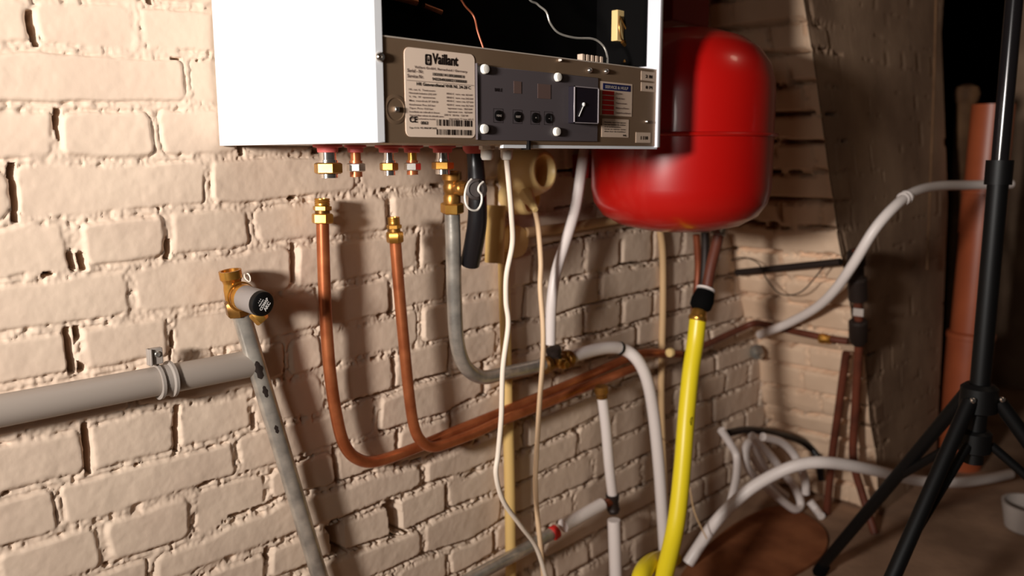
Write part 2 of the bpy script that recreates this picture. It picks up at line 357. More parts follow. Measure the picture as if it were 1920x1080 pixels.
struct('floor', MB().box((-2.2,-2.6,-.06), (4.4,1.2,0)), 'floor')
struct('ceiling', MB().box((-2.2,-2.6,2.2), (4.4,1.2,2.26)), 'dark')
struct('wall_left_upper', MB().box((-2.2,0,1.47), (1.6,.1,2.2)).box((-2.2,0,0), (-.98,.1,1.47)), 'paint')
struct('wall_back_upper', MB().box((1.03,-.19,1.47), (1.84,0,2.2)), 'paint2')
struct('wall_back_end', MB().box((1.80,-.18,0), (1.84,1.2,2.2)), 'dark')
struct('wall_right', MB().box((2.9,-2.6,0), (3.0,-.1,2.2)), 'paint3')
struct('wall_passage', MB().box((4.3,-.1,0), (4.4,1.2,2.2)).box((1.84,1.1,0), (4.4,1.2,2.2)).box((3.0,-.2,0), (4.4,-.1,2.2)), 'black_and_shade')  # near-black walls: the darkness of the passage is put into their colour
struct('wall_near', MB().box((-2.2,-2.7,0), (3.0,-2.6,2.2)), 'dark')
struct('wall_entrance', MB().box((-2.3,-2.6,0), (-2.2,.1,2.2)), 'dark')

# ------------------------------------------------------------------ the boiler
YF = -.3086
def pf(px, py):
    p = at(px, py, YF); return p.x, p.z
def quad(a, b, c, d): return [pf(*a), pf(*b), pf(*c), pf(*d)]
boiler = thing('boiler', 'white wall-hung boiler with its front cover off and steel control panel bare', 'boiler', (.22, -.15, .85))
ZB, ZT, XW = .852, 1.56, .4415
part('side_panel', MB().box((-.007,YF,ZB-.002), (.000,-.003,ZT)).box((-.007,YF-.0015,ZB-.002), (.0025,YF,ZT)), 'white', boiler, bevel=.001, label='white enamelled side panel')
part('side_panel', MB().box((XW,YF-.002,ZB-.004), (XW+.006,-.003,ZT)).box((XW-.0035,YF-.0035,ZB-.004), (XW+.0012,YF+.016,ZT)), 'lip', boiler, bevel=.0008)
part('back_panel', MB().box((.000,-.012,ZB), (XW,-.004,ZT)), 'black', boiler)
part('top_panel', MB().box((-.007,YF,ZT), (XW+.006,-.003,ZT+.01)), 'white', boiler)
part('base_plate', MB().box((.000,YF+.003,ZB-.001), (XW,-.004,ZB+.004)).box((.16,YF+.001,ZB-.006), (XW+.003,YF+.006,ZB)), 'white', boiler)
part('combustion_chamber', MB().box((.006,-.215,ZB+.10), (XW-.006,-.02,ZT-.01)).box((.003,YF+.006,ZB+.10),(.010,-.2,ZT-.01)).box((XW-.010,YF+.0175,ZB+.10),(XW-.003,-.2,ZT-.01)), 'black_and_shade', boiler)  # black box whose colour also paints in the unlit depth of the casing
pz0, pz1 = pf(714, 268)[1], pf(714, 68)[1]
panel = part('control_panel', MB().box((.0028,YF,pz0), (XW-.004,YF+.0015,pz1)).box((.0028,YF+.0015,pz0), (XW-.004,-.21,pz0+.0015)), 'steel', boiler)
part('top_fold', MB().box((.0028,YF-.0006,pz1), (XW-.004,YF+.012,pz1+.0012)), 'edge', panel)
def dome(px, py, r, m='chrome', name='screw', d=.004, par=None):
    x, z = pf(px, py)
    return part(name, MB().lathe((x,YF-.0003,z), (0,-1,0), [(r,0),(r,d*.3),(r*.8,d*.75),(r*.4,d),(1e-4,d*1.03)], 18), m, par or panel)
dome(1104,132,.0032); dome(1135,134,.0032); dome(1210,228,.0020); dome(1048,113,.0016,'edge')
x, z = pf(710, 107)
sc = part('screw', MB().lathe((x,YF-.0015,z), (0,-1,0), [(.0046,0),(.0046,.0012),(.0036,.0026),(.0016,.0022),(.0014,.001)], 20), 'chrome', boiler)
x, z = pf(741, 205)
k = part('valve_spindle', MB().lathe((x,YF,z), (0,-1,0), [(.0135,0),(.0135,.0004),(.0105,.0008),(.0100,.0003),(.005,.0003)], 36), 'steel', panel)
part('square_shaft', MB().box((x-.0022,YF-.0035,z-.0024), (x+.0026,YF,z+.0024)), 'chrome', panel, bevel=.0004)
# rating plate
def rounded(c, r, n=5):
    (ax, az), (bx, bz), (cx, cz), (dx, dz) = c; o = []
    ctr = [(ax+r, az-r, 180, 90), (bx-r, bz-r, 90, 0), (cx-r, cz+r, 0, -90), (dx+r, dz+r, -90, -180)]
    for x, z, a0, a1 in ctr:
        for k in range(n+1):
            t = math.radians(a0+(a1-a0)*k/n); o.append((x+r*math.cos(t), z+r*math.sin(t)))
    return o
c = quad((757,87),(889,103),(889,260),(756,255))
L0, R0, T0, B0 = c[0][0], c[1][0], (c[0][1]+c[1][1])/2, (c[2][1]+c[3][1])/2
plate = part('rating_plate', MB().prism(rounded([(L0,T0),(R0,T0),(R0,B0),(L0,B0)], .006), YF-.0006, YF), 'label', boiler)
W0, H0 = R0-L0, T0-B0
YL = YF-.0009
def px2(u, v): return L0+W0*u, T0-H0*v        # u, v: share of the plate's width and height from its top corner
mb = MB()
x, z = px2(.38, .165); letter(mb, 'Vaillant', x, z+H0*.012, YL, H0*.165, W0*.365, .032)
# emblem: dark rounded frame, pale egg, small eared head
x, z = px2(.275, .055); e = W0*.088; hh = H0*.125
fr = rounded([(x,z),(x+e,z),(x+e,z-hh),(x,z-hh)], .0018)
cx_, cz_ = x+e/2, z-hh/2; N = len(fr)
inn = [(cx_+(e*.33)*math.cos(a), cz_+(hh*.38)*math.sin(a)) for a in [math.atan2(q[1]-cz_, q[0]-cx_) for q in fr]]
mb.add([(p[0],YL,p[1]) for p in fr]+[(p[0],YL,p[1]) for p in inn], [(i, (i+1) % N, N+(i+1) % N, N+i) for i in range(N)])
def blob(cx, cz, rx, rz, n=10): mb.add([(cx+rx*math.cos(2*PI*i/n), YL, cz+rz*math.sin(2*PI*i/n)) for i in range(n)], [tuple(range(n))])
blob(cx_, cz_-hh*.06, e*.12, hh*.12); blob(cx_-e*.12, cz_+hh*.13, e*.05, hh*.15); blob(cx_+e*.12, cz_+hh*.13, e*.05, hh*.15); blob(cx_, cz_-hh*.27, e*.16, hh*.05)
for s_, u, v, h, wd in [('10033001W100R00000018',.37,.29,.036,.47),('9432R4R0000210000008',.37,.345,.036,.50),('HR Gaswandketel VHR NL 24-28 C',.15,.415,.040,.78),
        ('CE',.045,.835,.075,.11),('0063',.20,.855,.04,.10),('NL 0063 BP 3432',.19,.905,.022,.23),('Typ C13',.04,.905,.018,.13)]:
    x, z = px2(u, v); letter(mb, s_, x, z, YL, H0*h*1.25, W0*wd, .03)
part('lettering', mb, 'ink', plate)
mb = MB()
for s_, u, v, h, wd in [('Vaillant GmbH, Remscheid / Germany',.13,.225,.032,.75),('Serial - Nr.',.03,.275,.045,.22),('Service Nr.',.03,.335,.045,.22),
        ('NL, cat. II,  Toest.soort',.045,.475,.024,.36),('Nominale belasting (Hi) kW',.045,.515,.024,.38),('V,  Hz,  W  opgenomen',.045,.555,.024,.36),('Max. voordruk IP X4 D',.045,.60,.024,.40),
        ('Ketelwater Pms 3,0 bar',.045,.645,.024,.36),('Tapw. Pmw 10,0 bar',.045,.685,.024,.33),('Installatie en gebruik in bouw',.045,.725,.024,.42),('Voorschriften volgens de gebruiks aanw.',.045,.765,.024,.48),('Deze ketel is afgesteld en geschikt',.045,.80,.02,.36),
        ('80/60 C  verw. min. 8,0 kW',.57,.495,.024,.39),('80/60 C  verw. max 24,0 kW',.57,.54,.024,.40),('40/30 C  verw. min. 8,7 kW',.57,.58,.024,.40),('40/30 C  verw. max 25,7 kW',.57,.625,.024,.40),
        ('tapwater max.  28,0 kW',.585,.665,.024,.37),('tapwater min.  8,0 kW',.585,.705,.024,.37),('230 V  50 Hz  120 W',.53,.745,.024,.36),('tapwater T max 60 C',.60,.785,.022,.37)]:
    x, z = px2(u, v); letter(mb, s_, x, z, YL, H0*h*1.2, W0*wd, .02)
x0, z0 = px2(.02, .365); x1, _ = px2(.98, .365); mb.add([(x0,YL,z0),(x1,YL,z0),(x1,YL,z0-.0004),(x0,YL,z0-.0004)], [(0,1,2,3)])
part('small_print', mb, 'ink2', plate)
rb = random.Random(4)
for v0, v1, u0 in ((.805,.895,.42), (.92,1.0,.42)):
    v0 -= .015; v1 -= .03
    mb = MB(); u = u0
    while u < .955:
        wd = rb.choice([.005,.005,.009,.014,.02]); x0, z0 = px2(u, v0); x1, z1 = px2(u+wd, v1)
        mb.add([(x0,YL,z0),(x1,YL,z0),(x1,YL,z1),(x0,YL,z1)], [(0,1,2,3)]); u += wd+rb.choice([.006,.008,.012,.018])
    part('barcode', mb, 'ink', plate)
# slate control board with its pegs, buttons, displays
c = quad((892,120),(1120,148),(1118,266),(892,262)); XL, XR = c[0][0], c[1][0]; ZT0, ZB0 = (c[0][1]+c[1][1])/2, (c[2][1]+c[3][1])/2
board = part('control_board', MB().box((XL,YF-.0016,ZB0), (XR,YF,ZT0)).box((XL-.0012,YF-.003,ZB0), (XL,YF,ZT0+.002)), 'board', boiler, bevel=.0005)
YB = YF-.0017
for q in ((905,130),(904,242),(1042,145),(1040,247)):
    x, z = pf(*q)
    part('peg', MB().lathe((x,YB,z), (0,-1,0), [(.0050,0),(.0050,.0025),(.0042,.004),(.0020,.0044),(1e-4,.0044)], 20), 'peg', board)
for i, q in enumerate(((932,217),(968,219),(1001,221),(1026,222))):
    x, z = pf(*q)
    b = part('button', MB().lathe((x,YB,z), (0,-1,0), [(.0056,0),(.0056,.0008),(.0050,.0012)], 24), 'black', board)
    mb = MB(); letter(mb, ('MENU','RESET','+','-')[i], x-(.0038 if i < 2 else .0014), z-.0010, YB-.0014, .0030, .0076 if i < 2 else .0028, .03); part('lettering', mb, 'tub', board)
    s = .0072; fr = MB()
    for a in ((-s,-s,s,-s+.0004),(-s,s-.0004,s,s),(-s,-s,-s+.0004,s),(s-.0004,-s,s,s)): fr.add([(x+a[0],YB-.0001,z+a[1]),(x+a[2],YB-.0001,z+a[1]),(x+a[2],YB-.0001,z+a[3]),(x+a[0],YB-.0001,z+a[3])], [(0,1,2,3)])
    part('button_outline', fr, 'ink', board)
mb = MB(); x, z = pf(925, 171); letter(mb, 'BAR E', x, z, YB-.0002, .0045, .011, .04); part('lettering', mb, 'ink', board)
for (a, b) in (((961,152),(975,176)), ((1006,157),(1030,186))):
    x0, z0 = pf(*a); x1, z1 = pf(*b); part('display', MB().box((x0,YB-.0003,z1), (x1,YB,z0)), 'ink2', board)
# square pressure gauge
c = quad((1064,161),(1110,167),(1110,233),(1063,231)); gx0, gx1, gz1, gz0 = c[0][0], c[1][0], (c[0][1]+c[1][1])/2, (c[2][1]+c[3][1])/2
g = part('pressure_gauge', MB().box((gx0,YF-.010,gz0), (gx1,YF,gz1)), 'gauge', boiler, bevel=.0006)
fr = MB(); t = .0011; YG = YF-.0108
for lo, hi in (((gx0,gz0),(gx1,gz0+t)), ((gx0,gz1-t),(gx1,gz1)), ((gx0,gz0),(gx0+t,gz1)), ((gx1-t,gz0),(gx1,gz1))): fr.box((lo[0],YG,lo[1]), (hi[0],YG+.0012,hi[1]))
part('gauge_frame', fr, 'gaugerim', g)
x, z = (gx0*.62+gx1*.38), (gz0*.48+gz1*.52)
nd = MB().lathe((x,YF-.010,z), (0,-1,0), [(.0022,0),(.0022,.0012),(.0012,.0018)], 16)
rot = Matrix.Rotation(math.radians(-32), 3, 'Y'); nd.box((x-.0004,YF-.0112,z-.0165), (x+.0004,YF-.0106,z), Matrix.Rotation(math.radians(33), 3, 'Y'), Vector((x,YF-.011,z)))
part('needle', nd, 'white_ink', g)
# stickers
def sticker(name, a, b, m='label2', y=.0004):
    x0, z0 = pf(*a); x1, z1 = pf(*b)
    return part(name, MB().box((x0,YF-y,z1), (x1,YF,z0)), m, boiler), x0, z0, x1-x0, z0-z1
st, x0, z0, w_, h_ = sticker('instruction_sticker', (1125,152), (1184,219))
part('header_band', MB().box((x0+w_*.08,YF-.0007,z0-h_*.24), (x0+w_*.94,YF-.0004,z0-h_*.05)), 'navy', st)
mb = MB(); letter(mb, 'SERVICE & HULP', x0+w_*.14, z0-h_*.19, YF-.0009, h_*.12, w_*.72, .03); part('lettering', mb, 'tub', st)
for k in range(5):
    zz = z0-h_*(.27+.145*k); part('red_block', MB().box((x0+w_*.07,YF-.0007,zz-h_*.115), (x0+w_*.42,YF-.0004,zz)), 'redink', st)
mb = MB()
for k, s_ in enumerate(('Storing','Druk laag','Thermostaat','Bijvullen','Onderhoudsbeurt')): letter(mb, s_, x0+w_*.47, z0-h_*(.345+.145*k), YF-.0009, h_*.07, w_*(.2+.07*k), .02)
part('small_print', mb, 'ink2', st)
st, x0, z0, w_, h_ = sticker('notice_sticker', (1128,222), (1178,258))
mb = MB()
for k, s_ in enumerate(('Attentie: voor het openen','van het toestel de stekker','uit de wandcontactdoos','nemen en gaskraan sluiten','alleen door de installateur')): letter(mb, s_, x0+w_*.08, z0-h_*(.22+.125*k), YF-.0007, h_*.10, w_*(.8 if k != 2 else .6), .02)
letter(mb, 'NL', x0+w_*.78, z0-h_*.93, YF-.0007, h_*.12, w_*.14, .05); part('small_print', mb, 'ink', st)
for a, b, s_ in (((1202,133),(1227,153),'2 BI'), ((1202,154),(1227,173),'8 PI'), ((1192,248),(1219,268),'\u25a0 110')):
    st, x0, z0, w_, h_ = sticker('code_sticker', a, b)
    mb = MB(); letter(mb, s_.replace('\u25a0', 'I'), x0+w_*.3, z0-h_*.68, YF-.0007, h_*.45, w_*.5, .04); part('lettering', mb, 'ink', st)
# inside the open casing
part('heat_pipe', MB().cyl((.03,-.222,1.005), (.115,-.222,1.0), .004, 12).cyl((.125,-.222,.998),(.15,-.222,.994),.003,12), 'copper', boiler)
part('capillary', MB().tube([at(838,-420,-.24),at(836,-200,-.25),at(850,-40,-.27),at(868,5,-.275),at(888,30,-.28),at(896,60,-.285),at(908,95,-.29)], .0011, 8), 'copper2', boiler, label='thin copper capillary tube')
part('ignition_cable', MB().tube([at(950,-420,-.225),at(958,-180,-.235),at(985,-20,-.25),at(1008,8,-.255),at(1024,22,-.26),at(1032,44,-.262),at(1048,62,-.265),at(1078,71,-.27),at(1112,73,-.275),at(1130,85,-.28),at(1138,103,-.285),at(1139,128,-.29)], .0013, 8), 'galv', boiler, label='thin grey cable looping down behind the panel')
el = part('electrode', MB().box(at(1157,76,-.26), at(1179,26,-.25)), 'cream', boiler, bevel=.001)
part('electrode_wire', MB().tube([at(1162,30,-.262),at(1161,52,-.263),at(1166,74,-.263),at(1176,76,-.263),at(1175,58,-.263),at(1167,40,-.263),at(1162,30,-.262)], .0011, 8), 'brass2', el)
part('electrode_rod', MB().tube([at(1167,78,-.262),at(1176,92,-.262),at(1172,118,-.262)], .0028, 10), 'brass2', el)
tb = MB()
for k in range(5):
    p = at(1090+8.5*k, 108+1.2*k, -.285); tb.box((p.x-.003,p.y-.004,p.z-.008), (p.x+.0022,p.y+.004,p.z+.004))
part('terminal_block', tb, 'label2', boiler, bevel=.0006)
part('indicator', MB().lathe(at(1203,15,-.268), (-.6,-.8,0), [(.0016,0),(.0016,.001),(.0008,.0015)], 10), 'chrome', boiler)

# pipe connections that stick out of the boiler's underside
YS = -.11
def stub(px, nut_y, tail_y, r, rn, m_pipe, m_nut, m_tail, rg):
    p = at(px, 300, YS); zn0 = at(px, nut_y[0], YS).z; zn1 = at(px, nut_y[1], YS).z; zt = at(px, tail_y, YS).z; x = p.x
    s = part('connection_pipe', MB().lathe((x,YS,ZB), (0,0,-1), [(r,-.03),(r,ZB-zt-.006),(r*.9,ZB-zt),(r*.7,ZB-zt),(r*.65,ZB-zt-.01)], 20), m_pipe, boiler)
    part('grommet', MB().lathe((x,YS,ZB-.0012), (0,0,-1), [(rg*1.3,0),(rg*1.3,.0025),(rg*.95,.0035),(rg*.9,.0085),(rg*.7,.009)], 24), 'rubber', s)
    part('union_nut', MB().hexnut((x,YS,zn0), (x,YS,zn1), rn), m_nut, s)
    if m_tail: part('tail', MB().cyl((x,YS,zn1), (x,YS,zt-.0004), rn*.66, 20).cyl((x,YS,zn0+.003), (x,YS,zn0), rn*.7, 20), m_tail, s)
stub(615, (305,326), 333, .0098, .0165, 'chrome', 'brass', 'chrome', .0130)
stub(667, (306,322), 331, .0062, .0112, 'copper', 'chrome', 'copper', .0100)
stub(729, (305,320), 328, .0062, .0115, 'chrome', 'brass', 'chrome', .0130)
stub(773, (305,320), 327, .0058, .0108, 'brass', 'chrome', 'copper', .0110)
stub(830, (303,318), 326, .0088, .0145, 'chrome', 'brass', 'chrome', .0135)
p = at(890, 270, -.11)
part('drain_grommet', MB().lathe((p.x,-.11,ZB-.0012), (0,0,-1), [(.0165,0),(.016,.005),(.0125,.009),(.011,.010)], 24), 'rubber', boiler, label='pink-red rubber grommet around the black hose')
for px in (913, 950):
    p = at(px, 283, -.20)
    cg = part('cable_gland', MB().lathe((p.x,-.20,ZB), (0,0,-1), [(.0085,0),(.0085,.006),(.0075,.0065),(.0078,.008),(.0078,.0155),(.0062,.019),(.0045,.0195)], 20), 'peg', boiler)
    part('lock_nut', MB().hexnut((p.x,-.20,ZB-.0005), (p.x,-.20,ZB-.0068), .0098), 'peg', cg)
part('base_clip', MB().box(at(980,281,-.30), at(992,264,-.312)), 'black', boiler)

# ------------------------------------------------------------------ hoses and pipes under the boiler
solo('drain_hose', MB().tube([at(890,276,-.11),at(892,310,-.11),at(895,360,-.115),at(895,410,-.11),at(890,450,-.10),at(881,495,-.085)], [.0115,.0115,.0125,.0135,.0138,.0138], 20), 'hose', 'short black drain hose hanging from the boiler beside the galvanised pipe', 'hose')

def pipe_fitting(root, px, ys, Y, r, names=('threaded_end','fitting_body','compression_nut')):
    """brass compression fitting on an upright pipe end; ys: five picture heights from the top down"""
    c = [at(px[0]+(px[1]-px[0])*(y-ys[0])/(ys[-1]-ys[0]), y, Y) for y in ys]
    ax = c[-1]-c[0]; n = ax.normalized()
    top = part(names[0], MB().lathe(c[0], n, [(r*.82,.004),(r*.86,0),(r*1.12,0),(r*1.15,.001),(r*1.08,.0025),(r*1.15,.004),(r*1.08,.0055),(r*1.15,.007),(r*1.1,(c[1]-c[0]).length)], 24), 'brass', root)
    part(names[1], MB().hexnut(c[1], c[2], r*1.42), 'brass', root)
    part('collar', MB().cyl(c[2], c[3], r*1.12, 20), 'brass2', root)
    part(names[2], MB().hexnut(c[3], c[4], r*1.62), 'brass', root)
    return c[4]
cp = thing('copper_pipe', 'long copper pipe with brass compression end rising beside the boiler, nearest the thermostat valve', 'pipe', at(690,866,-.045))
e = pipe_fitting(cp, (604,605), (372,386,395,400,419), -.029, .0085)
part('pipe', MB().tube([e+Vector((0,0,.004)),at(607,500,-.029),at(611,600,-.029),at(619,700,-.029),at(631,780,-.029),at(645,832,-.029),at(668,859,-.028),at(705,865,-.027),at(779,840,-.027),at(860,806,-.027),at(929,778,-.027),at(991,752,-.027),at(1089,711,-.027),at(1181,670,-.027),at(1217,662,-.027),at(1275,664,-.027)], .0083, 16), 'copper', cp)
cp2 = thing('copper_pipe', 'copper pipe with brass compression end rising below the middle boiler connections', 'pipe', at(800,834,-.07))
e = pipe_fitting(cp2, (738,741), (407,421,429,434,455), -.046, .0072)
part('pipe', MB().tube([e+Vector((0,0,.004)),at(748,540,-.046),at(757,640,-.046),at(767,740,-.046),at(776,798,-.046),at(789,826,-.046),at(812,838,-.046),at(845,829,-.046),at(890,812,-.046),at(950,785,-.046),at(1020,758,-.046),at(1089,730,-.046),at(1150,705,-.045),at(1205,684,-.044)], .0080, 16), 'copper', cp2)
# galvanised gas pipe with brass valve
gp = thing('gas_pipe', 'bent galvanised pipe with brass service valve under the boiler', 'pipe', at(905,710,-.06))
part('pipe', MB().tube([at(848,396,-.085),at(850,470,-.082),at(852,560,-.075),at(857,640,-.07),at(872,686,-.065),at(903,707,-.06),at(945,700,-.055),at(1000,688,-.05),at(1032,680,-.05)], .0108, 18), 'galv', gp)
v0 = at(847,322,-.09); v1 = at(848,400,-.085); ax = (v1-v0)
part('valve_body', MB().lathe(v0, ax, [(.0095,.004),(.0100,0),(.0135,0),(.0135,.010),(.0118,.012),(.0110,.016),(.0125,.020),(.0118,.026),(.0102,.030),(.0120,.034),(.0120,ax.length*.74)], 24), 'brass2', gp)
part('valve_nut', MB().hexnut(v0+ax*.74, v1, .0160), 'brass', gp)
b0 = v0+ax*.42
part('bonnet', MB().lathe(b0, at(880,352,-.125)-b0, [(.0085,0),(.0085,.016),(.0100,.018),(.0100,.024),(.0082,.026),(.0082,.036)], 20), 'brass2', gp)
vc = at(893,355,-.135)
part('valve_cap', MB().lathe(vc, at(893,355,-.155)-vc, [(.0135,0),(.0145,.003),(.0140,.007),(.010,.008),(.010,.005),(.004,.005)], 24), 'iron', gp)
part('wire_loop', MB().tube([at(884,336,-.15),at(877,345,-.152),at(872,362,-.155),at(873,380,-.157),at(881,392,-.157),at(894,394,-.157),at(902,382,-.157),at(903,366,-.157),at(897,357,-.157),at(899,348,-.157),at(906,341,-.156)], .0014, 8), 'peg', gp, label='white wire loop hung on the valve')
# tee at the end of that pipe, white sleeved pipe that bends down
tc_ = at(1044,679,-.05)
tee = thing('pipe_tee', 'dark brass tee joining the galvanised pipe to the white pipes', 'pipe fitting', tc_)
p0 = at(1018,686,-.05); p1 = at(1068,672,-.05)
part('tee_body', MB().lathe(p0, p1-p0, [(.012,0),(.015,.003),(.015,.012),(.012,.014),(.012,(p1-p0).length-.014),(.0155,(p1-p0).length-.012),(.0155,(p1-p0).length-.002),(.012,(p1-p0).length)], 16), 'brass2', tee)
part('tee_branch', MB().lathe(tc_, at(1036,650,-.05)-tc_, [(.0105,0),(.0105,.016),(.0130,.018),(.0130,.026),(.011,.027)], 16), 'iron', tee)
part('tee_plug', MB().lathe(tc_, (-.1,-1,0), [(.009,0),(.009,.018),(.006,.019),(.006,.026)], 6), 'brass', tee)
solo('sleeved_pipe', MB().tube([at(1066,672,-.05),at(1100,660,-.052),at(1140,652,-.055),at(1170,655,-.06),at(1196,676,-.078),at(1214,715,-.088),at(1226,780,-.088),at(1236,880,-.088),at(1242,970,-.088),at(1248,1060,-.088)], .0112, 16), 'wpipe', 'white plastic pipe arching from the brass tee down to the floor', 'pipe')
solo('pipe_band', MB().lathe(at(1160,652.5,-.058), at(1166,654,-.059)-at(1158,652,-.058), [(.0112,0),(.0122,0),(.0122,.004),(.0112,.004)], 20), 'black_and_shade', 'black tape band around the arching white pipe', 'band')
solo('plastic_pipe', MB().tube([at(1098,262,-.06),at(1090,320,-.06),at(1079,390,-.06),at(1060,455,-.058),at(1043,510,-.056),at(1034,570,-.053),at(1032,645,-.05)], .0088, 16), 'wpipe', 'slim white plastic pipe running from behind the boiler to the brass tee', 'pipe')

# cables hanging from the boiler and the socket
g = at(950,283,-.20)
solo('power_cable', MB().tube([Vector((g.x,-.20,ZB-.018)),at(954,340,-.19),at(959,400,-.175),at(961,455,-.16),at(950,515,-.15),at(949,565,-.145),at(953,610,-.145),at(943,690,-.14),at(940,780,-.135),at(934,850,-.13),at(930,890,-.13),at(944,940,-.125),at(976,985,-.12),at(1006,1027,-.11),at(1026,1090,-.10)], .0037, 12), 'cable', 'white power cable drooping from the boiler gland past the pipes', 'cable')
so = thing('wall_socket', 'round cream surface socket on the wall beneath the boiler corner', 'socket', at(985,330,0))
sc0 = at(958,322,0)
part('socket_body', MB().lathe(sc0, (.06,-1,.03), [(.030,-.004),(.036,.004),(.0405,.014),(.0410,.034),(.0395,.048),(.0355,.060),(.0315,.068),(.0285,.0705),(.0255,.0705),(.0235,.068),(.0225,.058),(.0215,.040),(.005,.039)], 36), 'cream', so)
lo = at(955,366,0)
part('lower_outlet', MB().lathe(lo, (.10,-1,-.12), [(.024,-.004),(.0275,.006),(.0285,.020),(.0265,.036),(.0235,.045),(.020,.047),(.018,.040),(.005,.039)], 28), 'cream', so)
part('mounting_base', MB().box(tuple(at(938,390,0)+Vector((0,-.010,0))), tuple(at(990,296,0)+Vector((0,.006,0)))), 'cream', so, bevel=.004)
pg = thing('plug', 'cream flat plug pushed into the lower outlet of the round socket', 'plug', at(998,378,-.065))
a = at(984,362,-.052); b = at(1002,390,-.085)
part('plug_body', MB().lathe(a, b-a, [(.010,0),(.0125,.004),(.0115,.014),(.0085,.022),(.0055,(b-a).length+.004),(.0045,(b-a).length+.006)], 6, .2), 'cream', pg, bevel=.001)
part('plug_cable', MB().tube([b,at(1009,425,-.078),at(1014,490,-.08),at(1013,540,-.085),at(1018,610,-.09),at(1018,670,-.09),at(1012,750,-.09),at(1008,820,-.09),at(1004,900,-.09),at(1007,960,-.088),at(1013,1020,-.085),at(1020,1090,-.08)], .0040, 12), 'cable2', pg, label='cream cable hanging down from the plug')
solo('conduit_sleeve', MB().lathe(at(930,385,-.03), at(927,492,-.03)-at(930,385,-.03), [(.0150,0),(.0150,(at(930,385,-.03)-at(927,492,-.03)).length),(.012,(at(930,385,-.03)-at(927,492,-.03)).length)], 24), 'creampipe', 'short thick cream sleeve on the wall beneath the round socket', 'pipe sleeve')
jb = at(955,452,0)
solo('junction_box', MB().lathe(jb+Vector((0,.004,0)), (.05,-1,0), [(.026,0),(.0265,.018),(.025,.022),(.0245,.024),(.006,.026)], 28), 'creampipe', 'round cream junction box half hidden by the cables beneath the socket', 'junction box')
solo('conduit', MB().tube([at(944,470,-.016),at(946,560,-.016),at(950,700,-.016),at(953,800,-.016),at(956,920,-.016),at(958,1090,-.016)], .0095, 14), 'creampipe', 'straight yellowish conduit running down the wall behind the hanging cables', 'conduit')
solo('wall_pipe', MB().tube([at(985,436,-.016),at(1080,424,-.016),at(1180,408,-.016),at(1270,396,-.016)], .0085, 12), 'buff', 'thin buff pipe along the wall leading behind the red vessel', 'pipe')
bp = thing('riser_pipe', 'thin buff pipe standing against the wall beneath the red vessel', 'pipe', at(1246,1000,-.03))
part('pipe', MB().tube([at(1236,425,-.010),at(1242,470,-.010),at(1243,560,-.010),at(1241,660,-.010),at(1240,760,-.010),at(1245,900,-.010),at(1250,1020,-.010)], .0068, 12), 'buff', bp)
part('olive', MB().lathe(at(1254,662,-.05), (1,0,0), [(.008,0),(.009,.002),(.009,.008),(.007,.010)], 16), 'cream', bp)

# ------------------------------------------------------------------ left side: loose pipe with thermostat valve, grey waste pipe
lp = thing('loose_pipe', 'scuffed galvanised pipe leaning down from the brass thermostat valve', 'pipe', at(605,1079,-.031))
q0 = at(452,588,-.031); q1 = at(620,1150,-.031)
part('pipe', MB().cyl(q0, q1, .0112, 20), 'galv', lp)
def scar(px, py, half, wide):                # a chipped patch lying on the pipe's own surface
    t0 = (at(px, py, -.031)-q0).dot((q1-q0).normalized()); ax_ = (q1-q0).normalized(); o_ = Vector((-.35,-1,0)); o_ = (o_-ax_*o_.dot(ax_)).normalized(); w_ = ax_.cross(o_)
    v = []; f = []
    for i in range(9):
        u_ = -1+2*i/8; ww = wide*math.sqrt(max(1-u_*u_, .02))*(1+.25*math.sin(7*u_+px))
        for k in range(5):
            q = ww*(-1+k/2); v.append(q0+ax_*(t0+half*u_)+(o_*math.cos(q)+w_*math.sin(q))*.01135)
    for i in range(8):
        for k in range(4): f.append((i*5+k, i*5+k+1, i*5+k+6, i*5+k+5))
    part('scar', MB().add(v, f), 'iron', lp, label='dark chipped patch on the pipe')
scar(480, 690, .012, .42); scar(492, 730, .008, .26); scar(513, 800, .006, .2)
tv = thing('thermostat_valve', 'brass radiator valve with black capped thermostat head', 'valve', at(440,588,-.033))
a = at(431,507,-.033); b = at(447,592,-.033); ax = (b-a); n = ax.normalized(); L = ax.length
part('valve_body', MB().lathe(a, ax, [(.0098,.006),(.0102,0),(.0130,0),(.0130,.0095),(.0110,.012),(.0102,.016),(.0112,.022),(.0115,L*.62)], 28), 'brass', tv)
part('valve_nut', MB().hexnut(a+n*L*.66, b, .0140), 'brass2', tv)
c0 = a+n*L*.52; hd = Vector((.10,-1,-.10)).normalized()
hb = part('bonnet', MB().lathe(c0, hd, [(.0120,0),(.0120,.010),(.0150,.013),(.0160,.019),(.0150,.022)], 28), 'brass', tv)
part('clamp_ring', MB().tube([c0+hd*.014+(Vector((math.cos(t),0,0))+Vector((0,0,math.sin(t))))*.0165 for t in [2*PI*k/20 for k in range(21)]], .0013, 8, 2), 'brass', hb)
th = part('thermostat_head', MB().lathe(c0+hd*.018, hd, [(.0135,0),(.0150,.004),(.0152,.030),(.0142,.034)], 28), 'head', tv)
cap = part('cap', MB().lathe(c0+hd*.050, hd, [(.0145,0),(.0150,.002),(.0142,.007),(.0120,.0085),(1e-4,.0085)], 32), 'tripod', th)
mb = MB(); e1 = Vector((0,0,1)).cross(hd); e1 = -e1.normalized() if e1.x < 0 else e1.normalized(); e2 = hd.cross(e1); e2 = e2 if e2.z > 0 else -e2
dr = e1*.60+e2*.80; du = -e1*.80+e2*.60; o_ = c0+hd*.0590
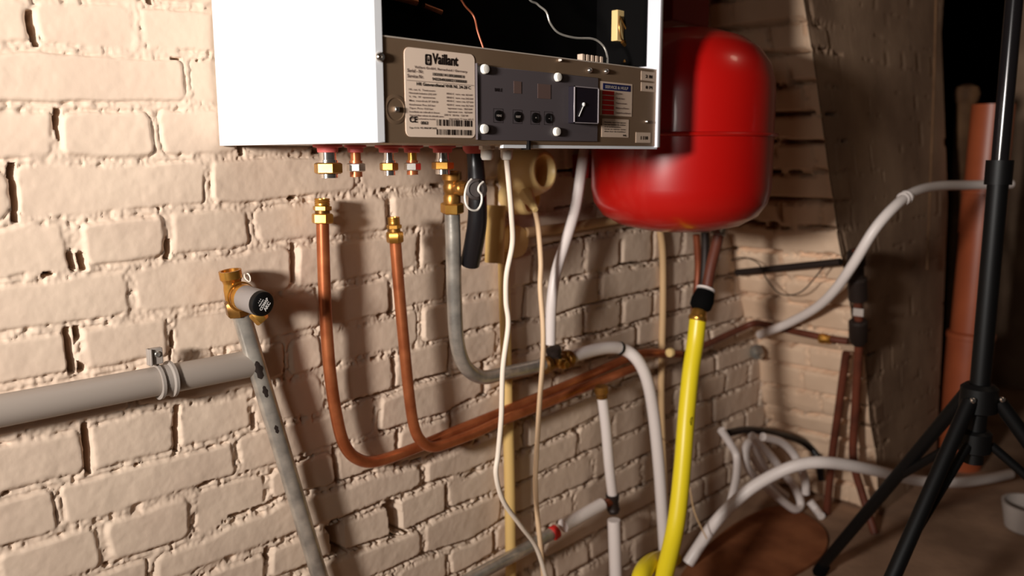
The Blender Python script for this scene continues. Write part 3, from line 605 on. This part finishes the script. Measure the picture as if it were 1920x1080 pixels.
for s_, du_, dr_, h, wd in (('AKC',-.0065,-.0055,.0058,.0110),('COMAP',-.0012,-.0080,.0050,.0160),('thermo',.0040,-.0050,.0026,.0090),('1 2 3',.0072,-.0030,.0020,.0060)):
    v, f = text(s_, h, 1, .05); kx = wd/max(p[0] for p in v)
    mb.add([o_+dr*(dr_+p[0]*kx)+du*(du_+p[1]) for p in v], f)
part('lettering', mb, 'white_ink', cap)
part('wire_tie', MB().tube([at(458,512,-.040),at(460,522,-.044),at(468,528,-.046),at(469,520,-.044),at(464,513,-.040),at(459,522,-.038)], .0008, 8), 'cable', tv)
part('drain_spout', MB().hexnut(c0+Vector((.008,-.030,-.018)), c0+Vector((.016,-.036,-.030)), .0085), 'brass', tv)
gw = thing('waste_pipe', 'grey plastic waste pipe clipped along the brick wall', 'pipe', at(300,720,-.022))
part('pipe', MB().cyl(at(-120,793,-.024), at(467,682,-.024), .0165, 28), 'pvc', gw)
cl = part('pipe_clip', MB().lathe(at(293,716,-.024), at(326,709,-.024)-at(293,716,-.024), [(.0168,0),(.0205,0),(.0205,.0035),(.0182,.005),(.0182,.013),(.0208,.0145),(.0208,.018),(.0168,.018)], 28), 'pvcclip', gw)
a = at(279,686,-.030); b = at(304,651,-.030)
part('clip_lug', MB().box((a.x,-.031,a.z), (b.x,-.024,b.z)).box((a.x+.001,-.034,a.z),(a.x+.0035,-.024,b.z)), 'pvcclip', cl, bevel=.0008)
sx_ = at(295,664,-.031); part('clip_screw', MB().lathe(sx_, (0,-1,0), [(.0035,0),(.0035,.0012),(.0025,.002),(.001,.0016)], 12), 'galv', cl)

# ------------------------------------------------------------------ red expansion vessel
ev = thing('expansion_vessel', 'glossy red round expansion vessel behind the boiler', 'expansion vessel', (.667,-.20,.718))
vx, vy = .667, -.20
part('shell', MB().lathe((vx,vy,.716), (0,0,1), [(.02,.002),(.055,.004),(.095,.013),(.122,.028),(.136,.048),(.141,.072),(.141,.150),(.141,.212),(.1395,.234),(.132,.259),(.117,.281),(.092,.299),(.056,.311),(.022,.3155),(1e-4,.316)], 72), 'red', ev, angle=80)
part('seam', MB().lathe((vx,vy,.868), (0,0,1), [(.1405,-.0035),(.1462,-.0022),(.1478,0),(.1462,.0022),(.1405,.0035)], 72), 'red', ev)
part('air_valve_cap', MB().lathe((vx-.012,vy,1.028), (0,0,1), [(.016,0),(.016,.003),(.013,.005),(.004,.006)], 20), 'tub', ev, label='grey valve cap on the crown')
part('bracket', MB().box((vx-.03,-.062,.80), (vx+.03,-.001,.84)), 'darkred', ev)
part('bracket', MB().box((vx-.03,-.062,.90), (vx+.03,-.001,.93)), 'darkred', ev)
a = at(1232,42,-.08); b = at(1320,-60,-.02)
solo('wall_box', MB().box((a.x,-.11,a.z), (a.x+.12,-.002,a.z+.22)), 'darkred', 'dark red metal box on the wall above the round red vessel', 'box', bevel=.003)
# feed pipe, coupling and the yellow hose
fp = thing('feed_pipe', 'red-brown pipe coming from beneath the red vessel to the black coupling', 'pipe', at(1325,540,-.17))
part('pipe', MB().tube([at(1349,428,-.17),at(1344,455,-.17),at(1333,500,-.17),at(1324,548,-.17)], .0098, 14), 'rust', fp)
part('union', MB().lathe(at(1349,428,-.17), at(1345,446,-.17)-at(1349,428,-.17), [(.011,0),(.0125,.002),(.0125,.008),(.0135,.010),(.0135,.013),(.010,.014)], 16), 'galv', fp)
co = part('coupling', MB().lathe(at(1323,546,-.17), at(1309,588,-.17)-at(1323,546,-.17), [(.010,0),(.017,.001),(.019,.010),(.0205,.018),(.0195,.030),(.014,.036),(.012,.037)], 16), 'black_and_shade', fp)
part('white_ring', MB().lathe(at(1324,540,-.17), at(1309,588,-.17)-at(1324,540,-.17), [(.012,0),(.0168,.001),(.0168,.004),(.012,.005)], 20), 'wpipe', fp)
yh = thing('gas_hose', 'bright yellow hose hanging from the black coupling to the floor', 'hose', at(1250,1060,-.24))
part('hose', MB().tube([at(1309,596,-.17),at(1304,640,-.172),at(1295,700,-.178),at(1287,780,-.188),at(1281,860,-.20),at(1272,950,-.215),at(1262,1010,-.225),at(1246,1075,-.24),at(1232,1120,-.25),at(1212,1128,-.245),at(1200,1100,-.235),at(1207,1070,-.22),at(1228,1052,-.20),at(1262,1046,-.17)], .0150, 20), 'yellow', yh)
part('ferrule', MB().lathe(at(1312,580,-.17), at(1305,612,-.17)-at(1312,580,-.17), [(.0115,0),(.0135,.004),(.0145,.010),(.0150,.012),(.0165,.014),(.0165,.019),(.0150,.021)], 18), 'brass', yh)
part('hose_mark', MB().tube([at(1297,782,-.2035),at(1294.5,788,-.2045),at(1295,795,-.2045),at(1298,799,-.2035)], .0006, 6), 'ink', yh)

# ------------------------------------------------------------------ lower wall: white pipe with cross fitting, pipe to the floor
wp = thing('branch_pipe', 'white plastic pipe with dark cross fitting low on the wall', 'pipe', at(1152,1079,-.06))
part('upper_pipe', MB().tube([at(1128,735,-.070),at(1136,800,-.068),at(1142,870,-.064),at(1149,932,-.058)], .0095, 14), 'wpipe', wp)
part('lower_pipe', MB().tube([at(1151,975,-.058),at(1153,1030,-.06),at(1155,1090,-.062)], .0120, 14), 'wpipe', wp)
a = at(1150,940,-.058)
part('cross_fitting', MB().lathe(at(1148,926,-.058), at(1151,966,-.058)-at(1148,926,-.058), [(.010,0),(.0125,.002),(.0125,.010),(.0108,.014),(.0108,.028),(.0125,.031),(.010,.038)], 16), 'iron', wp)
part('elbow', MB().lathe(at(1127,724,-.070), at(1129,747,-.070)-at(1127,724,-.070), [(.010,0),(.013,.003),(.013,.012),(.0105,.015),(.0105,.022)], 14), 'brass2', wp)
sl = part('side_sleeve', MB().cyl(at(1056,986,-.055), at(1128,946,-.058), .0118, 16), 'wpipe', wp)
part('copper_link', MB().cyl(at(1122,950,-.058), at(1150,938,-.058), .0075, 14), 'copper2', wp)
part('red_ring', MB().lathe(at(1036,1001,-.054), at(1050,991,-.054)-at(1036,1001,-.054), [(.008,0),(.0125,.001),(.0125,.009),(.008,.010)], 16), 'ring', wp)
solo('floor_pipe', MB().tube([at(1040,997,-.05),at(980,1032,-.05),at(900,1075,-.05),at(820,1120,-.05)], .0105, 14), 'galv', 'grey steel pipe sloping down from the red ring towards the floor', 'pipe')

# ------------------------------------------------------------------ the corner behind: brown pipes, iron bar, wires
cpn = thing('corner_pipe', 'brown pipe turning the corner from the wall onto the chimney breast', 'pipe', at(1390,616,-.04))
part('pipe', MB().tube([at(1282,665,-.03),at(1338,640,-.03),at(1390,616,-.04),at(1418,606,-.06),atx(1455,614,1.29),atx(1510,626,1.27),atx(1560,636,1.265),atx(1590,640,1.265)], .0075, 12), 'rust', cpn)
dn = thing('drop_pipe', 'rusty brown pipe dropping down the lit chimney bricks beneath the brass joint', 'pipe', atx(1560,870,1.33))
part('pipe', MB().tube([atx(1587,662,1.266),atx(1583,690,1.28),atx(1572,770,1.31),atx(1561,850,1.34),atx(1553,930,1.36),atx(1548,985,1.37)], .0088, 12), 'rust', dn)
part('brass_joint', MB().lathe(atx(1536,634,1.262), atx(1560,638,1.262)-atx(1536,634,1.262), [(.009,0),(.012,.003),(.012,.012),(.0095,.016),(.0095,.026)], 8), 'brass', cpn)
dp = thing('drop_pipe', 'darker pipe with black fittings dropping along the outer edge of the chimney breast', 'pipe', atx(1600,870,1.36))
part('pipe', MB().tube([atx(1606,470,1.16),atx(1609,560,1.20),atx(1610,650,1.25),atx(1604,760,1.30),atx(1600,860,1.33),atx(1618,930,1.345),atx(1640,1000,1.34)], .0090, 12), 'rust', dp)
part('fitting', MB().lathe(atx(1605,470,1.16), atx(1609,560,1.20)-atx(1605,470,1.16), [(.012,0),(.018,.004),(.018,.03),(.014,.034),(.014,.06),(.019,.064),(.019,.11),(.012,.114)], 12), 'iron', dp)
part('fitting', MB().lathe(atx(1609,600,1.22), atx(1610,660,1.25)-atx(1609,600,1.22), [(.014,0),(.019,.004),(.019,.05),(.012,.06)], 12), 'iron', dp)
part('tag', MB().box(tuple(atx(1601,591,1.185)), tuple(atx(1619,580,1.18))), 'tub', dp)
solo('iron_bar', MB().cyl(atx(1381,511,1.19), atx(1576,491,1.155), .0075, 12), 'iron', 'black iron bar lying across the lit bricks of the chimney breast', 'bar')
solo('loose_wire', MB().tube([atx(1371,488,1.168),atx(1395,483,1.163),atx(1422,494,1.163),atx(1438,524,1.168),atx(1460,549,1.168),atx(1485,553,1.163),atx(1508,543,1.158),atx(1535,512,1.148),atx(1545,500,1.143)], .0014, 6), 'iron', 'thin dark wire hanging in a loop below the iron bar', 'wire')
solo('brown_pipe', MB().tube([at(1306,440,-.03),at(1309,500,-.03),at(1306,545,-.03),at(1300,600,-.03)], .0075, 12), 'copper2', 'short upright copper pipe in the shade beneath the red vessel', 'pipe')
solo('grey_pipe', MB().tube([at(1322,436,-.05),at(1322,480,-.05),at(1318,545,-.05)], .0085, 12), 'iron', 'dark upright pipe beside the red-brown feed pipe', 'pipe')
solo('thin_wire', MB().tube([at(1222,795,-.05),at(1240,820,-.055),at(1262,842,-.06),at(1290,905,-.09),at(1302,960,-.12),at(1325,1010,-.14)], .0014, 6), 'buff', 'thin pale wire drooping behind the yellow hose', 'wire')

# white hoses and the coil on the floor
solo('flexible_conduit', MB().tube([atx(1424,628,1.25),atx(1478,606,1.22),atx(1530,577,1.17),atx(1566,543,1.13),atx(1600,495,1.10),atx(1640,430,1.10),atx(1680,385,1.14),atx(1715,360,1.22),atx(1760,349,1.34),atx(1820,347,1.5),atx(1895,345,1.62)], .0098, 14), 'wpipe', 'white flexible conduit curving up across the chimney breast to the light stand', 'conduit')
cc = thing('conduit_coupler', 'small ribbed coupler on the white flexible conduit', 'coupler', atx(1703,366,1.19))
part('coupler', MB().lathe(atx(1692,374,1.165), atx(1718,359,1.225)-atx(1692,374,1.165), [(.0105,0),(.0125,.002),(.0125,.006),(.0108,.008),(.0108,.012),(.0128,.014),(.0128,.020),(.0105,.022),(.0105,.030)], 18), 'wpipe', cc)
solo('floor_hose', MB().tube([atz(1290,1056,.013),at(1310,1025,-.10),at(1345,975,-.13),at(1400,922,-.17),at(1455,888,-.21),at(1505,870,-.25),at(1560,868,-.29),at(1640,882,-.33),atx(1720,901,1.50),atx(1790,905,1.58),atx(1850,898,1.68),atx(1893,889,1.80)], .0122, 16), 'wpipe', 'white hose arching over the floor towards the tripod', 'hose')
gr = 'white hose offcuts in the corner'
solo('hose_coil', MB().tube([at(1410,817,-.10),at(1442,851,-.10),at(1463,878,-.11),at(1489,912,-.12),at(1501,943,-.13),at(1492,955,-.13),at(1473,944,-.12),at(1434,910,-.10),at(1403,878,-.09),at(1398,845,-.08),at(1408,829,-.08),at(1425,860,-.08),at(1448,900,-.08)], .0092, 14), 'wpipe', 'long white hose offcut doubled back on itself in the corner', 'hose', gr)
solo('hose_offcut', MB().tube([at(1352,806,-.06),at(1368,830,-.07),at(1381,855,-.08),at(1381,892,-.10),at(1373,930,-.11),at(1366,955,-.11)], .0085, 14), 'wpipe', 'bent white hose offcut standing upright against the brick wall', 'hose', gr)
solo('hose_offcut', MB().tube([at(1430,819,-.12),at(1463,828,-.13),at(1484,846,-.14),at(1497,868,-.15),at(1509,896,-.155),at(1511,925,-.155)], .0092, 14), 'wpipe', 'white hose offcut arched at the foot of the chimney breast', 'hose', gr)
solo('hose_offcut', MB().tube([atz(1518,940,.03),atz(1530,955,.014),atz(1540,968,.0095)], .0092, 14), 'wpipe', 'shortest white hose end lying on the bare floor', 'hose', gr)
solo('black_cable', MB().tube([at(1366,812,-.04),at(1400,806,-.05),at(1445,811,-.07),at(1493,823,-.09),at(1520,840,-.11),at(1534,862,-.13),at(1540,900,-.14)], .0085, 12), 'hose', 'thick black cable arched behind the white hose offcuts', 'cable')

solo('hose_offcut', MB().tube([at(1408,852,-.05),at(1420,872,-.055),at(1436,892,-.06),at(1452,912,-.07),at(1474,930,-.08)], .0085, 14), 'wpipe', 'straight white hose offcut lying inside the doubled back one', 'hose', gr)
st_ = atx(1412,662,1.30)
solo('stop_tap', MB().lathe(st_, (-.4,-.7,.3), [(.010,-.01),(.013,-.006),(.013,.010),(.018,.012),(.018,.020),(.010,.022),(.008,.032)], 12), 'galv', 'small grey tap in the brick corner below the end of the white conduit', 'tap')
# floor things
ol = [Vector(atz(x, y, .004)) for x, y in ((1270,1095),(1330,1022),(1388,978),(1452,952),(1508,966),(1548,1000),(1540,1045),(1470,1090),(1400,1140),(1300,1160))]
pl = []
for i in range(len(ol)):                      # rounded outline
    p0, p1, p2, p3 = ol[i-1], ol[i], ol[(i+1) % len(ol)], ol[(i+2) % len(ol)]
    for k in range(5):
        t = k/5; q = .5*((2*p1)+(p2-p0)*t+(2*p0-5*p1+4*p2-p3)*t*t+(3*p1-p0-3*p2+p3)*t**3); pl.append((q.x, q.y))
fl = MB().plan(pl, 0, .008)
solo('cardboard_sheet', fl, 'card', 'rust-brown sheet lying on the floor beneath the yellow hose', 'sheet')
tb_ = atz(1925,985,.02)
solo('plastic_tub', MB().lathe((tb_.x+.03,tb_.y,0), (0,0,1), [(.045,0),(.050,.004),(.058,.05),(.060,.062),(.054,.062),(.048,.02)], 32), 'tub', 'grey plastic tub on the floor beside the tripod', 'tub')

# light stand
hb_ = at(1835,748,-.60); TX, TY, HZ = hb_.x, hb_.y, hb_.z
LZ = at(1832,828,-.60).z
ls = thing('light_stand', 'black tripod light stand beside the upright terracotta pipe', 'tripod', (TX,TY,0))
part('pole', MB().cyl((TX,TY,LZ-.03), (TX,TY,HZ+.34), .0140, 20).cyl((TX,TY,HZ+.32), (TX,TY,HZ+.355), .018, 20), 'tripod', ls)
part('extension', MB().cyl((TX,TY,HZ+.34), (TX,TY,2.0), .0115, 20), 'polish', ls)
part('hub', MB().lathe((TX,TY,HZ-.022), (0,0,1), [(.018,0),(.026,.004),(.026,.040),(.019,.046)], 20), 'tripod', ls)
part('lower_hub', MB().lathe((TX,TY,LZ-.014), (0,0,1), [(.018,0),(.023,.003),(.023,.032),(.018,.036)], 20), 'tripod', ls)
for deg in (168, 57, 292):
    d = Vector((math.cos(math.radians(deg)), math.sin(math.radians(deg)), 0)); b0 = Vector((TX,TY,0)); E_ = .37
    top = b0+d*.026+Vector((0,0,HZ)); end = b0+d*E_+Vector((0,0,.012))
    lg = part('leg', MB().tube([top, end], .0110, 12), 'tripod', ls)
    part('foot', MB().lathe(b0+d*(E_+.002), (top-end)+Vector((0,0,.1)), [(.012,0),(.014,.004),(.013,.03),(.010,.032)], 12), 'black_and_shade', lg)
    part('brace', MB().tube([b0+d*.022+Vector((0,0,LZ)), top.lerp(end, .42)], .0070, 10), 'tripod', ls)
    part('rivet', MB().lathe(top+Vector((0,0,.004)), (-.75,-.6,.1), [(.004,.009),(.004,.0125),(.0025,.014)], 12), 'chrome', ls)
# upright drain pipe and post behind
op = thing('drain_pipe', 'tall terracotta plastic pipe standing at the end of the chimney breast', 'pipe', (1.9,-.30,0))
a = Vector(atx(1863,196,1.92)); b = Vector(atx(1800,830,1.92)); b = a+(b-a)*((a.z)/(a.z-b.z))
part('pipe', MB().lathe(b, a-b, [(.050,0),(.050,(a-b).length),(.046,(a-b).length),(.046,(a-b).length-.1)], 32), 'orange', op)
n = (a-b).normalized(); L = (a-b).length
part('socket_collar', MB().lathe(b+n*L*.0, n, [(.056,0),(.056,L*.37),(.059,L*.372),(.059,L*.385),(.050,L*.39)], 32), 'orange', op)
part('socket_collar', MB().lathe(b+n*L*.66, n, [(.053,0),(.053,.10),(.055,.102),(.055,.11),(.050,.112)], 32), 'orange', op)
p = atx(1812,182,2.05)
solo('wooden_post', MB().lathe((p.x,p.y,0), (0,0,1), [(.024,0),(.024,p.z-.02),(.030,p.z-.01),(.034,p.z+.008),(.028,p.z+.026),(.012,p.z+.034)], 20), 'wood', 'brown wooden post with round knob behind the terracotta pipe', 'post')
solo('wall_cable', MB().tube([at(1756,-60,-.262),at(1752,120,-.266),at(1746,300,-.27),at(1738,505,-.275)], .0028, 8), 'wood', 'thin pale cable running down the dark face of the chimney breast', 'cable')
